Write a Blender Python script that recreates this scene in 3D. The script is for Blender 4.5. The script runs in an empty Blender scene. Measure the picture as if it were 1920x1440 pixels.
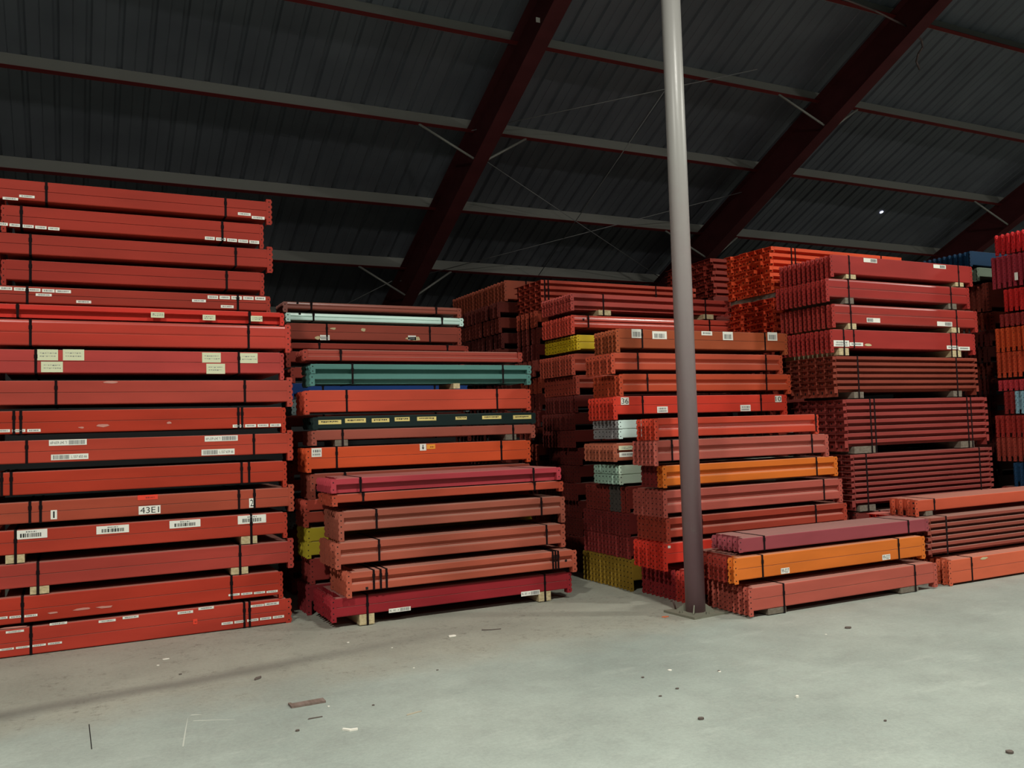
import bpy, bmesh, math, random
from mathutils import Vector, Matrix
random.seed(7)
S = bpy.context.scene
COL = S.collection

# ------------------------------------------------------------------ camera
FPX, CX, CY, EYE = 1640.0, 960.0, 720.0, 1.6
YAW, PIT, ROL = math.radians(26.891), math.radians(3.0), math.radians(1.75)
_f = Vector((math.sin(YAW)*math.cos(PIT), math.cos(YAW)*math.cos(PIT), math.sin(PIT)))
_r0 = Vector((math.cos(YAW), -math.sin(YAW), 0))
_u0 = _r0.cross(_f)
_R = _r0*math.cos(ROL) - _u0*math.sin(ROL)
_U = _r0*math.sin(ROL) + _u0*math.cos(ROL)
EYEP = Vector((0, 0, EYE))
cam_d = bpy.data.cameras.new('camera'); cam = bpy.data.objects.new('camera', cam_d); COL.objects.link(cam)
cam_d.sensor_width = 36; cam_d.lens = FPX/1920*36; cam_d.clip_end = 200
m = Matrix.Identity(4)
for i in range(3):
    m[i][0] = _R[i]; m[i][1] = _U[i]; m[i][2] = -_f[i]; m[i][3] = EYEP[i]
cam.matrix_world = m
S.camera = cam
# ------------------------------------------------------------------ exposure, world, lamps
S.view_settings.view_transform = 'Standard'; S.view_settings.look = 'None'
S.view_settings.gamma = 1; S.view_settings.use_curve_mapping = False
S.view_settings.exposure = -0.2
W = bpy.data.worlds.new('night'); S.world = W; W.use_nodes = True
W.node_tree.nodes['Background'].inputs[0].default_value = (0.5, 0.6, 0.7, 1)
W.node_tree.nodes['Background'].inputs[1].default_value = 0.02
def lamp(x, y, z, power, size=0.55, col=(1.0, 0.97, 0.88)):
    d = bpy.data.lights.new('high_bay_light', 'AREA'); d.shape = 'DISK'; d.size = size; d.energy = power; d.color = col
    o = bpy.data.objects.new('high_bay_light', d); COL.objects.link(o); o.location = (x, y, z)
    return o
lamp(-2.0, 1.2, 7.2, 700)
lamp(3.8, 1.2, 7.4, 520)
lamp(11.6, 1.6, 7.4, 700)
lamp(17.8, 1.6, 7.4, 460)
lamp(5.3, -6.0, 7.4, 380)

# ------------------------------------------------------------------ pixel -> place
def ray(x, y): return _f + _R*((x-CX)/FPX) + _U*((CY-y)/FPX)
def onY(x, y, Y): d = ray(x, y); return EYEP + d*(Y/d.y)
def onX(x, y, X): d = ray(x, y); return EYEP + d*(X/d.x)
def onZ(x, y, Z=0.0): d = ray(x, y); return EYEP + d*((Z-EYE)/d.z)
ZR, SL = 11.68, 0.495                       # roof plane Z = ZR - SL*Y
def onRoof(x, y, off=0.0): d = ray(x, y); return EYEP + d*((ZR+off-EYE)/(d.z+SL*d.y))
def roofz(y): return ZR - SL*abs(y)

# ------------------------------------------------------------------ materials
def lin(c):
    c /= 255.0
    return c/12.92 if c <= 0.04045 else ((c+0.055)/1.055)**2.4
MATS = {}
def nmat(name):
    m = bpy.data.materials.new(name); m.use_nodes = True
    nt = m.node_tree; b = nt.nodes['Principled BSDF']
    return m, nt, b, nt.nodes.new, nt.links.new
def paint(rgb, rough=0.42, gain=1.0, dust=0.45, wear=0.25):
    """sprayed steel with mottling, small chips, and dust lying on upward faces"""
    key = ('p', rgb, rough, gain, dust, wear)
    if key in MATS: return MATS[key]
    m, nt, b, N, L = nmat('paint')
    c = [min(0.9, max(.004, lin(v*(.93 if i == 0 else 1))*gain-(.006 if i == 0 else .001))) for i, v in enumerate(rgb)]
    tc = N('ShaderNodeTexCoord'); geo = N('ShaderNodeNewGeometry')
    n1 = N('ShaderNodeTexNoise'); n1.inputs['Scale'].default_value = 3.2; n1.inputs['Detail'].default_value = 5
    mp = N('ShaderNodeMapping'); mp.inputs['Scale'].default_value = (0.35, 1, 1.6)
    L(geo.outputs['Position'], mp.inputs[0]); L(mp.outputs[0], n1.inputs['Vector'])
    r1 = N('ShaderNodeMapRange'); r1.inputs[1].default_value = 0.3; r1.inputs[2].default_value = 0.7
    r1.inputs[3].default_value = 0.86; r1.inputs[4].default_value = 1.14
    L(n1.outputs[0], r1.inputs[0])
    base = N('ShaderNodeVectorMath'); base.operation = 'SCALE'; base.inputs[0].default_value = c
    L(r1.outputs[0], base.inputs['Scale'])
    # chips
    n2 = N('ShaderNodeTexNoise'); n2.inputs['Scale'].default_value = 26; n2.inputs['Detail'].default_value = 6
    L(geo.outputs['Position'], n2.inputs['Vector'])
    r2 = N('ShaderNodeMapRange'); r2.inputs[1].default_value = 0.68; r2.inputs[2].default_value = 0.78; r2.inputs[4].default_value = wear
    L(n2.outputs[0], r2.inputs[0])
    mx = N('ShaderNodeMix'); mx.data_type = 'RGBA'
    L(r2.outputs[0], mx.inputs[0]); L(base.outputs[0], mx.inputs[6])
    mx.inputs[7].default_value = (c[0]*0.45+0.05, c[1]*0.45+0.05, c[2]*0.45+0.05, 1)
    # dust on top faces
    sp = N('ShaderNodeSeparateXYZ'); L(geo.outputs['Normal'], sp.inputs[0])
    r3 = N('ShaderNodeMapRange'); r3.inputs[1].default_value = 0.5; r3.inputs[2].default_value = 1.0; r3.inputs[4].default_value = dust
    L(sp.outputs[2], r3.inputs[0])
    mx2 = N('ShaderNodeMix'); mx2.data_type = 'RGBA'
    L(r3.outputs[0], mx2.inputs[0]); L(mx.outputs[2], mx2.inputs[6]); mx2.inputs[7].default_value = (0.36, 0.29, 0.24, 1)
    L(mx2.outputs[2], b.inputs['Base Color'])
    b.inputs['Roughness'].default_value = rough+.1 if rough > .38 else rough; b.inputs['Specular IOR Level'].default_value = .12 if rough > .38 else .5
    MATS[key] = m; return m
def flat(name, rgb, rough=0.6, metal=0.0, gain=1.0):
    key = ('f', name, rgb, rough)
    if key in MATS: return MATS[key]
    m, nt, b, N, L = nmat(name)
    b.inputs['Base Color'].default_value = (*[min(.9, lin(v)*gain) for v in rgb], 1)
    b.inputs['Roughness'].default_value = rough; b.inputs['Metallic'].default_value = metal
    n = N('ShaderNodeTexNoise'); n.inputs['Scale'].default_value = 40
    bp = N('ShaderNodeBump'); bp.inputs['Strength'].default_value = 0.05; L(n.outputs[0], bp.inputs['Height']); L(bp.outputs[0], b.inputs['Normal'])
    MATS[key] = m; return m
def wood(rgb, name='wood'):
    key = ('w', rgb)
    if key in MATS: return MATS[key]
    m, nt, b, N, L = nmat(name)
    geo = N('ShaderNodeNewGeometry'); mp = N('ShaderNodeMapping'); mp.inputs['Scale'].default_value = (14, 1.5, 22)
    n = N('ShaderNodeTexNoise'); n.inputs['Scale'].default_value = 2.5; n.inputs['Detail'].default_value = 6
    L(geo.outputs['Position'], mp.inputs[0]); L(mp.outputs[0], n.inputs['Vector'])
    r = N('ShaderNodeValToRGB'); c = [lin(v) for v in rgb]
    r.color_ramp.elements[0].position = .3; r.color_ramp.elements[0].color = (c[0]*.6, c[1]*.55, c[2]*.5, 1)
    r.color_ramp.elements[1].position = .7; r.color_ramp.elements[1].color = (*c, 1)
    L(n.outputs[0], r.inputs[0]); L(r.outputs[0], b.inputs['Base Color']); b.inputs['Roughness'].default_value = .85
    MATS[key] = m; return m
STRAP = flat('strap_steel', (22, 12, 14), 0.85); STRAP.node_tree.nodes['Principled BSDF'].inputs['Specular IOR Level'].default_value = .12
HOLE = flat('dark_hole', (12, 8, 8), 0.9)
PAPER = flat('white_paper', (225, 225, 215), 0.7)
CREAM = flat('cream_paper', (205, 208, 175), 0.8)
INK = flat('black_ink', (28, 30, 30), 0.8)
GREYINK = flat('grey_ink', (110, 112, 112), 0.8)
BLOCK = wood((205, 190, 150)); BLOCKD = wood((120, 112, 100), 'grey_wood')

# ------------------------------------------------------------------ mesh tools
def add_box(bm, x0, x1, y0, y1, z0, z1, mi=0):
    vs = [bm.verts.new(p) for p in ((x0,y0,z0),(x1,y0,z0),(x1,y1,z0),(x0,y1,z0),(x0,y0,z1),(x1,y0,z1),(x1,y1,z1),(x0,y1,z1))]
    for q in ((0,3,2,1),(4,5,6,7),(0,1,5,4),(1,2,6,5),(2,3,7,6),(3,0,4,7)):
        bm.faces.new([vs[i] for i in q]).material_index = mi
def add_tube(bm, a, b, r, n=8, mi=0):
    a = Vector(a); b = Vector(b); d = (b-a).normalized()
    u = d.orthogonal().normalized(); v = d.cross(u)
    A = [bm.verts.new(a + (u*math.cos(t)+v*math.sin(t))*r) for t in [2*math.pi*k/n for k in range(n)]]
    B = [bm.verts.new(b + (u*math.cos(t)+v*math.sin(t))*r) for t in [2*math.pi*k/n for k in range(n)]]
    for k in range(n):
        f = bm.faces.new((A[k], A[(k+1) % n], B[(k+1) % n], B[k])); f.smooth = True; f.material_index = mi
    bm.faces.new(A[::-1]).material_index = mi; bm.faces.new(B).material_index = mi
def add_prism(bm, pts, axis, a, b, mi=0, smooth=False):
    """pts: 2-D outline; axis 'x' (pts are y,z), 'y' (x,z) or 'z' (x,y); extruded from a to b"""
    def P(p, t): return {'x': (t, p[0], p[1]), 'y': (p[0], t, p[1]), 'z': (p[0], p[1], t)}[axis]
    A = [bm.verts.new(P(p, a)) for p in pts]; B = [bm.verts.new(P(p, b)) for p in pts]; n = len(pts)
    for k in range(n):
        f = bm.faces.new((A[k], A[(k+1) % n], B[(k+1) % n], B[k])); f.material_index = mi; f.smooth = smooth
    bm.faces.new(A[::-1]).material_index = mi; bm.faces.new(B).material_index = mi
def to_mesh(name, bm, mats):
    bmesh.ops.recalc_face_normals(bm, faces=bm.faces[:])
    me = bpy.data.meshes.new(name); bm.to_mesh(me); bm.free()
    for mm in (mats if isinstance(mats, (list, tuple)) else [mats]): me.materials.append(mm)
    return me
def put(name, me, parent=None, loc=(0, 0, 0), rot=None):
    o = bpy.data.objects.new(name, me); COL.objects.link(o); o.parent = parent; o.location = loc
    if rot: o.rotation_euler = rot
    return o
def obj(name, bm, mats, parent=None, loc=(0, 0, 0)): return put(name, to_mesh(name, bm, mats), parent, loc)
def thing(name, loc, label, cat, group=None):
    o = put(name, None, None, loc); o.empty_display_size = .1
    o['label'] = label; o['category'] = cat
    if group: o['group'] = group
    return o
def tag(o, label, cat, group=None, kind=None):
    o['label'] = label; o['category'] = cat
    if group: o['group'] = group
    if kind: o['kind'] = kind
    return o
def struct(o): o['kind'] = 'structure'; return o

# ------------------------------------------------------------------ setting: floor, walls, roof
X0, X1, Y0, Y1 = -9.0, 26.0, -14.0, 17.2
def floor_mat():
    m, nt, b, N, L = nmat('concrete')
    geo = N('ShaderNodeNewGeometry')
    def noise(sc, det=6, rough=.55, scale=(1, 1, 1)):
        mp = N('ShaderNodeMapping'); mp.inputs['Scale'].default_value = scale
        n = N('ShaderNodeTexNoise'); n.inputs['Scale'].default_value = sc; n.inputs['Detail'].default_value = det; n.inputs['Roughness'].default_value = rough
        L(geo.outputs['Position'], mp.inputs[0]); L(mp.outputs[0], n.inputs['Vector']); return n.outputs[0]
    def ramp(v, a, bb, c0=0, c1=1):
        r = N('ShaderNodeMapRange'); r.inputs[1].default_value = a; r.inputs[2].default_value = bb; r.inputs[3].default_value = c0; r.inputs[4].default_value = c1
        L(v, r.inputs[0]); return r.outputs[0]
    def math_(op, a, bb):
        q = N('ShaderNodeMath'); q.operation = op
        for i, v in enumerate((a, bb)):
            if isinstance(v, (int, float)): q.inputs[i].default_value = v
            else: L(v, q.inputs[i])
        return q.outputs[0]
    def mix(f, a, c):
        q = N('ShaderNodeMix'); q.data_type = 'RGBA'
        if isinstance(f, (int, float)): q.inputs[0].default_value = f
        else: L(f, q.inputs[0])
        for i, v in ((6, a), (7, c)):
            if isinstance(v, tuple): q.inputs[i].default_value = (*v, 1)
            else: L(v, q.inputs[i])
        return q.outputs[2]
    sp = N('ShaderNodeSeparateXYZ'); L(geo.outputs['Position'], sp.inputs[0])
    base = mix(ramp(noise(0.7), .32, .68), (.295, .345, .31), (.365, .415, .37))
    base = mix(ramp(noise(4, 10, .75), .45, .7, 0, .5), base, (.25, .275, .25))
    # pale scuffs drawn out along the aisle
    base = mix(ramp(noise(2.2, 9, .75, (.5, 1.6, 1)), .56, .72, 0, .5), base, (.48, .53, .475))
    # the dusty strip along the stacks
    edge = math_('ADD', sp.outputs[1], math_('MULTIPLY', noise(1.6), 1.3))
    dusty = ramp(edge, 6.05, 6.7)
    base = mix(math_('MULTIPLY', dusty, .8), base, (.335, .335, .275))
    specks = ramp(noise(11, 12, .9), .53, .60)
    patch = ramp(noise(1.6, 5), .40, .55)
    base = mix(math_('MULTIPLY', math_('MULTIPLY', specks, patch), math_('MULTIPLY', dusty, .75)), base, (.10, .095, .075))
    # soft dark band along the floor, fading out towards the column
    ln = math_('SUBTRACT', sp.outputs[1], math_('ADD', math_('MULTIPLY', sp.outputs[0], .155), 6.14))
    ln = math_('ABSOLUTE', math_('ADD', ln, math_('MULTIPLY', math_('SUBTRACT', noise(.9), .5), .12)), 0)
    band = math_('MULTIPLY', ramp(ln, .02, .16, 1, 0), ramp(sp.outputs[0], 1.0, 3.4, .62, .0))
    base = mix(band, base, (.13, .13, .115))
    blot = ramp(noise(1.3, 6, .6), .35, .65, .88, 1.06)
    fine = math_('MULTIPLY', ramp(noise(38, 8, .9), .32, .68, .80, 1.14), blot)
    vm = N('ShaderNodeVectorMath'); vm.operation = 'SCALE'; L(base, vm.inputs[0]); L(fine, vm.inputs['Scale'])
    L(vm.outputs[0], b.inputs['Base Color'])
    b.inputs['Roughness'].default_value = .62
    bp = N('ShaderNodeBump'); bp.inputs['Strength'].default_value = .25; bp.inputs['Distance'].default_value = .004
    L(noise(30, 8, .7), bp.inputs['Height']); L(bp.outputs[0], b.inputs['Normal'])
    return m
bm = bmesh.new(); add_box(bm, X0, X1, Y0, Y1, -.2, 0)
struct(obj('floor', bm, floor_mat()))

def sheet_mat(name, rgb):
    m, nt, b, N, L = nmat(name)
    geo = N('ShaderNodeNewGeometry'); mp = N('ShaderNodeMapping'); mp.inputs['Scale'].default_value = (.9, .9, .9)
    n = N('ShaderNodeTexNoise'); n.inputs['Scale'].default_value = 1.4; n.inputs['Detail'].default_value = 5
    L(geo.outputs['Position'], mp.inputs[0]); L(mp.outputs[0], n.inputs['Vector'])
    r = N('ShaderNodeValToRGB'); c = [lin(v) for v in rgb]
    r.color_ramp.elements[0].position = .3; r.color_ramp.elements[0].color = (c[0]*.8, c[1]*.8, c[2]*.82, 1)
    r.color_ramp.elements[1].position = .7; r.color_ramp.elements[1].color = (c[0]*1.1, c[1]*1.1, c[2]*1.1, 1)
    L(n.outputs[0], r.inputs[0]); L(r.outputs[0], b.inputs['Base Color'])
    b.inputs['Roughness'].default_value = .5; b.inputs['Metallic'].default_value = .15
    return m
SHEET = sheet_mat('roof_sheet', (98, 102, 110))
WALLM = sheet_mat('wall_sheet', (26, 28, 30))
# corrugated roof: trapezoid ribs running down the slope
PER = 0.34
def corr(bm, ya, za, yb, zb):
    prof = ((0, 0), (.022, .03), (.055, .03), (.077, 0), (.2, 0), (.21, .008), (.22, 0))
    xs = []
    n = int((X1-X0)/PER)
    for k in range(n):
        for (a, h) in prof: xs.append((X0+k*PER+a, h))
    xs.append((X0+n*PER, 0))
    nrm = Vector((0, zb-za, -(yb-ya))).normalized()
    if nrm.z < 0: nrm = -nrm
    A = [bm.verts.new((x, ya+nrm.y*h, za+nrm.z*h)) for x, h in xs]; B = [bm.verts.new((x, yb+nrm.y*h, zb+nrm.z*h)) for x, h in xs]
    for i in range(len(xs)-1): bm.faces.new((A[i], A[i+1], B[i+1], B[i]))
TS = .13       # sheet sits this far above the purlin mid plane
bm = bmesh.new(); corr(bm, 0, ZR+TS, Y1, roofz(Y1)+TS); corr(bm, 0, ZR+TS, Y0, roofz(Y0)+TS)
struct(obj('ceiling', bm, SHEET))
ze = roofz(Y1)+TS+.1
def wall(name, x0, x1, y0, y1, z1):
    bm = bmesh.new(); add_box(bm, x0, x1, y0, y1, 0, z1); struct(obj(name, bm, WALLM))
wall('wall_back', X0, X1, Y1, Y1+.15, ze)
wall('wall_front', X0, X1, Y0-.15, Y0, roofz(Y0)+TS+.1)
for nm, x in (('wall_left', X0-.15), ('wall_right', X1)):
    bm = bmesh.new()
    add_prism(bm, [(Y0, 0), (Y1, 0), (Y1, roofz(Y1)+TS), (0, ZR+TS+.1), (Y0, roofz(Y0)+TS)], 'x', x, x+.15)
    struct(obj(nm, bm, WALLM))

# purlins (Z sections) and rafters (I sections)
PURL = flat('galvanised_purlin', (130, 130, 124), .5, .1); PFL = paint((104, 34, 34), .6, dust=0)
RAFT = paint((84, 36, 38), .55, dust=0, wear=.12)
py = [(onRoof(x, y).y) for x, y in ((1250, 519), (640, 487), (820, 383), (600, 196), (600, 0))]
sp_ = (py[1]-py[4])/3.0
ys = [py[4]-2*sp_, py[4]-sp_, py[4], py[3], py[2], py[1], py[1]+sp_, py[1]+2*sp_-.1]
nm = ['highest roof purlin crossing the top right corner', 'second highest roof purlin, behind the dangling cable',
      'third roof purlin from the top, leaving the frame at its top edge', 'long pale roof purlin running from top left over the grey column',
      'pale roof purlin just above the tall left stack', 'roof purlin that emerges to the right of the tall left stack',
      'lowest visible roof purlin just above the middle stacks', 'roof purlin down by the eave behind the stacks']
for y, lb in zip(ys, nm):
    t = thing('roof_purlin', (X0, y, roofz(y)), lb+', grey steel', 'purlin', 'roof purlins')
    t.rotation_euler = (-math.atan(SL), 0, 0); Ln = X1-X0
    bm = bmesh.new()
    add_box(bm, .05, Ln-.05, -.004, .004, -.13, .12); add_box(bm, .05, Ln-.05, .004, .07, .112, .12)
    obj('web', bm, PURL, t)
    bm = bmesh.new(); add_box(bm, .05, Ln-.05, -.06, -.004, -.138, -.131)
    obj('lower_flange', bm, PFL, t)
rx = [onRoof(905, 235, -.3).x, onRoof(1590, 150, -.3).x, onRoof(1850, 420, -.3).x]
rl = ['dark red steel rafter left of the grey column', 'dark red steel rafter right of the grey column with a cable on it', 'dark red steel rafter at the far right edge']
cosr = 1/math.sqrt(1+SL*SL); RL = Y1/cosr
for i, x in enumerate(rx):
    t = thing('roof_rafter', (x, 0, ZR), rl[i], 'rafter', 'roof rafters'); t.rotation_euler = (-math.atan(SL), 0, 0)
    bm = bmesh.new()
    add_prism(bm, [(0, -.12), (RL, -.12), (RL, -.72), (0, -.5)], 'x', -.006, .006)
    obj('web', bm, RAFT, t)
    for (z0, z1, z2, z3) in ((-.12, -.108, -.12, -.108), (-.5, -.512, -.72, -.732)):
        bm = bmesh.new(); add_prism(bm, [(0, z0), (RL, z2), (RL, z3), (0, z1)], 'x', -.11, .11); obj('flange', bm, RAFT, t)
    for j, y in enumerate(ys):
        if (i == 0 and j in (3, 5)) or (i == 1 and j in (2, 4)) or (i == 2 and j in (5, 3)):
            s = y/cosr; d = .5+.22*s/RL
            for sgn in (-1, 1):
                bm = bmesh.new(); add_tube(bm, (sgn*.1, s+.02, -d+.02), (sgn*.85, s-.02, -.13), .019, 6); obj('fly_brace', bm, PURL, t)
# thin bracing rods between the first two rafters, under the purlins
ROD = flat('rod_steel', (120, 120, 120), .5)
for (a, b, lb) in (((884, 245), (1420, 130), 'thin bracing rod rising to the right just below the long pale purlin'),
                   ((750, 527), (1450, 345), 'thin bracing rod rising to the right across the middle of the roof bay'),
                   ((1010, 516), (1245, 172), 'thin bracing rod running steeply up towards the grey column'),
                   ((884, 284), (1235, 519), 'thin bracing rod falling to the right from the left rafter'),
                   ((735, 527), (610, 590), 'thin bracing rod dropping left from the foot of the left rafter')):
    A = onRoof(*a, -.2); B = onRoof(*b, -.2)
    bm = bmesh.new(); add_tube(bm, (0, 0, 0), B-A, .007, 5)
    tag(obj('brace_rod', bm, ROD, None, A), lb, 'rod', 'roof bracing rods')
# a ray of daylight through a hole in the sheet
P = onRoof(1653, 398, TS-.01)
bm = bmesh.new(); bmesh.ops.create_circle(bm, cap_ends=True, radius=.035, segments=10)
hm, nt, b, N, L = nmat('daylight'); b.inputs['Emission Color'].default_value = (.75, .78, 1, 1); b.inputs['Emission Strength'].default_value = 6
o = obj('roof_hole', bm, hm, None, P); o.rotation_euler = (-math.atan(SL), 0, 0)
tag(o, 'tiny bright hole in the roof sheet letting daylight through', 'hole')
# cable looped on the second rafter
pts = [onRoof(x, y, -.45) for x, y in ((1560, -10), (1640, 20), (1700, 50), (1728, 75), (1730, 88), (1722, 100), (1718, 115), (1724, 130))]
bm = bmesh.new()
for a, b_ in zip(pts, pts[1:]): add_tube(bm, a-pts[0], b_-pts[0], .014, 6)
tag(obj('hanging_cable', bm, flat('cable', (95, 80, 78)), None, pts[0]), 'grey cable looping off the rafter at the upper right', 'cable')
p = onRoof(990, 38, -.45)
bm = bmesh.new(); add_box(bm, -.08, .08, -.004, .004, -.03, .03)
tag(obj('paper_tag', bm, PAPER, None, (rx[0]+.02, p.y, roofz(p.y)-.42)), 'small white tag stuck to the top of the left rafter', 'tag')

# ------------------------------------------------------------------ the steel column
def pole_mat():
    m, nt, b, N, L = nmat('column_paint')
    geo = N('ShaderNodeNewGeometry'); sp = N('ShaderNodeSeparateXYZ'); L(geo.outputs['Position'], sp.inputs[0])
    n = N('ShaderNodeTexNoise'); n.inputs['Scale'].default_value = 9; n.inputs['Detail'].default_value = 8; n.inputs['Roughness'].default_value = .7
    L(geo.outputs['Position'], n.inputs['Vector'])
    # lower part painted maroon, upper part faded grey
    ad = N('ShaderNodeMath'); ad.operation = 'MULTIPLY_ADD'; ad.inputs[1].default_value = .9; L(n.outputs[0], ad.inputs[0]); L(sp.outputs[2], ad.inputs[2])
    r = N('ShaderNodeMapRange'); r.inputs[1].default_value = 1.0; r.inputs[2].default_value = 4.4; L(ad.outputs[0], r.inputs[0])
    mx = N('ShaderNodeMix'); mx.data_type = 'RGBA'; L(r.outputs[0], mx.inputs[0])
    mx.inputs[6].default_value = (.27, .155, .18, 1); mx.inputs[7].default_value = (.33, .325, .31, 1)
    r2 = N('ShaderNodeMapRange'); r2.inputs[1].default_value = .64; r2.inputs[2].default_value = .74; r2.inputs[4].default_value = .5; L(n.outputs[0], r2.inputs[0])
    m2 = N('ShaderNodeMix'); m2.data_type = 'RGBA'; L(r2.outputs[0], m2.inputs[0]); L(mx.outputs[2], m2.inputs[6]); m2.inputs[7].default_value = (.34, .28, .26, 1)
    L(m2.outputs[2], b.inputs['Base Color']); b.inputs['Roughness'].default_value = .36
    return m
PX, PY = 4.74, 6.03
t = thing('steel_column', (PX, PY, 0), 'round steel column, maroon below and grey above, standing on the floor', 'column')
PM = pole_mat()
bm = bmesh.new(); n = 40
add_tube(bm, (0, 0, .018), (0, 0, roofz(PY)-.05), .084, n); obj('shaft', bm, PM, t)
bm = bmesh.new(); add_box(bm, -.19, .19, -.19, .19, 0, .018)
PLM = flat('base_steel', (120, 120, 105), .7); o = obj('base_plate', bm, PLM, t); o.rotation_euler.z = .08
for a in range(4):
    g = math.radians(45+90*a)
    bm = bmesh.new(); add_prism(bm, [(.08, .018), (.16, .018), (.16, .028), (.08, .085)], 'y', -.005, .005)
    o = obj('gusset', bm, PLM, t); o.rotation_euler.z = g
    bm = bmesh.new(); bmesh.ops.create_cone(bm, cap_ends=True, segments=6, radius1=.014, radius2=.014, depth=.02)
    q = g+math.radians(45) ; obj('bolt', bm, PLM, t, (.155*math.cos(q)*1.0, .155*math.sin(q)*1.0, .028))
bm = bmesh.new(); add_tube(bm, (0, 0, .008), (.14, .02, .008), .008, 6); add_tube(bm, (0, 0, .0), (-.03, 0, .1), .008, 6); add_tube(bm, (-.03, 0, .1), (-.05, 0, .09), .006, 6)
h = onZ(1268, 1146)
tag(obj('bent_hook', bm, flat('rust', (70, 50, 45)), None, (h.x, h.y, 0.0)), 'bent rusty metal hook on the floor left of the column base', 'hook')

# ------------------------------------------------------------------ crossbeams
def outline(prof, w, h):
    """cross section (y, z); front of the crossbeam at y=0"""
    r = min(.008, h*.2)
    back = [(w, 0), (w, h)]
    if prof == 'box':
        m_ = h*.5
        f = [(r, h), (r*.3, h-r*.3), (0, h-r), (0, m_+.0025), (.005, m_+.001), (.005, m_-.001), (.0005, m_-.0025), (0, r), (r*.3, r*.3), (r, 0)]
    elif prof == 'plain':
        f = [(r, h), (r*.3, h-r*.3), (0, h-r), (0, r), (r*.3, r*.3), (r, 0)]
    elif prof == 'rib':
        f = [(.006, h), (0, h-.006), (0, h*.68), (.006, h*.64), (.028, h*.50), (.026, h*.49), (.032, h*.47), (.030, h*.44), (.006, h*.395), (0, h*.35), (0, .006), (.004, 0)]
    elif prof == 'soft':
        f = [(.022, h), (.010, h-.004), (.003, h-.012), (0, h-.025), (0, h*.56), (.004, h*.52), (.008, h*.5), (.003, h*.485), (0, h*.46), (0, .012), (.004, .003), (.010, 0)]
    elif prof == 'pink':
        f = [(.006, h), (0, h-.006), (0, h*.60), (.004, h*.57), (.045, h*.55), (.048, 0)]
    elif prof == 'step':
        f = [(.03, h), (.012, h-.012), (.010, h*.64), (.014, h*.6), (.012, h*.40), (0, h*.33), (0, .006), (.004, 0)]
    elif prof == 'bulge':
        f = []
        for k in range(9):
            a = math.pi/2*(1-k/8.0)
            f.append((.028*(1-math.cos(a)), h*.55+(h*.45)*math.sin(a)))
        f += [(.016, h*.53), (.016, h*.5)]
        for k in range(9):
            a = math.pi/2*(1-k/8.0)
            f.append((.022*(1-math.cos(a)), h*.2+(h*.28)*math.sin(a)))
        f += [(.004, 0)]
    elif prof == 'nest':
        f = [(.004, h*.98), (0, h*.93), (0, h*.47), (.006, h*.42), (.05, h*.40), (.05, 0)]
    else:
        f = [(0, h), (0, 0)]
    return f + back
MC = {}
def beam_mesh(prof, L, w, h, mat):
    k = (prof, round(L, 3), round(w, 4), round(h, 3), mat.name)
    if k not in MC:
        bm = bmesh.new(); add_prism(bm, outline(prof, w, h), 'x', 0, L)
        MC[k] = to_mesh('crossbeam', bm, mat)
    return MC[k]
def conn_mesh(side, w, H, mat, leg=.05, flatlie=False):
    """end connector: plate across the beam end and a hooked leg sticking out; origin at bottom front of plate"""
    k = ('c', side, round(w, 4), round(H, 3), mat.name, leg, flatlie)
    if k in MC: return MC[k]
    s = -1 if side == 'l' else 1
    bm = bmesh.new()
    if flatlie:
        add_box(bm, min(0, s*.004), max(0, s*.004), 0, w, 0, H)
        add_box(bm, min(0, s*leg), max(0, s*leg), 0, w, H-.005, H-.001)
        add_box(bm, min(0, s*leg), max(0, s*leg), 0, .004, H*.35, H-.005)
        n = max(2, int(w/.045))
        for i in range(n):
            yy = w*(i+.5)/n
            xa, xb = sorted((s*.0045, s*.0052)); add_box(bm, xa, xb, yy-.009, yy+.009, H*.3, H*.55, 1)
    else:
        xa, xb = sorted((0, s*.004)); add_box(bm, xa, xb, .004, w, 0, H)
        n = max(2, int(round(H/.05)))
        ol = [(0, 0), (s*leg*.86, 0)]
        for i in range(n):
            z = H*i/n; dz = H/n
            ol += [(s*leg*.86, z+dz*.2), (s*leg, z+dz*.3), (s*leg, z+dz*.75), (s*leg*.86, z+dz*.85)]
        ol += [(s*leg*.86, H), (0, H)]
        add_prism(bm, ol, 'y', 0, .004)
        for i in range(n):
            z = H*(i+.5)/n
            xa, xb = sorted((s*leg*.4, s*leg*.6)); add_box(bm, xa, xb, -.0006, 0, z-.005, z+.005, 1)
            xa, xb = sorted((s*.0042, s*.005)); add_box(bm, xa, xb, w*.5, w*.72, z-.009, z+.007, 1)
            # hook tab turned back
            xa, xb = sorted((s*leg*.5, s*leg*.86)); add_box(bm, xa, xb, .004, .02, z-.016, z-.011)
    MC[k] = to_mesh('connector', bm, [mat, HOLE]); return MC[k]
def strap_mesh(D, H, w=.019):
    k = ('s', round(D, 3), round(H, 3))
    if k in MC: return MC[k]
    t_ = .0012; g = .0015; bm = bmesh.new()
    add_box(bm, -w/2, w/2, -g-t_, -g, -g, H+g)
    add_box(bm, -w/2, w/2, D+g, D+g+t_, -g, H+g)
    add_box(bm, -w/2, w/2, -g-t_, D+g+t_, H+g, H+g+t_)
    add_box(bm, -w/2, w/2, -g-t_, D+g+t_, -g-t_, -g)
    add_box(bm, -w/2-.003, w/2+.003, -g-t_-.0015, -g-t_, H*.62, H*.62+.03)
    MC[k] = to_mesh('strap', bm, STRAP); return MC[k]
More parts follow.
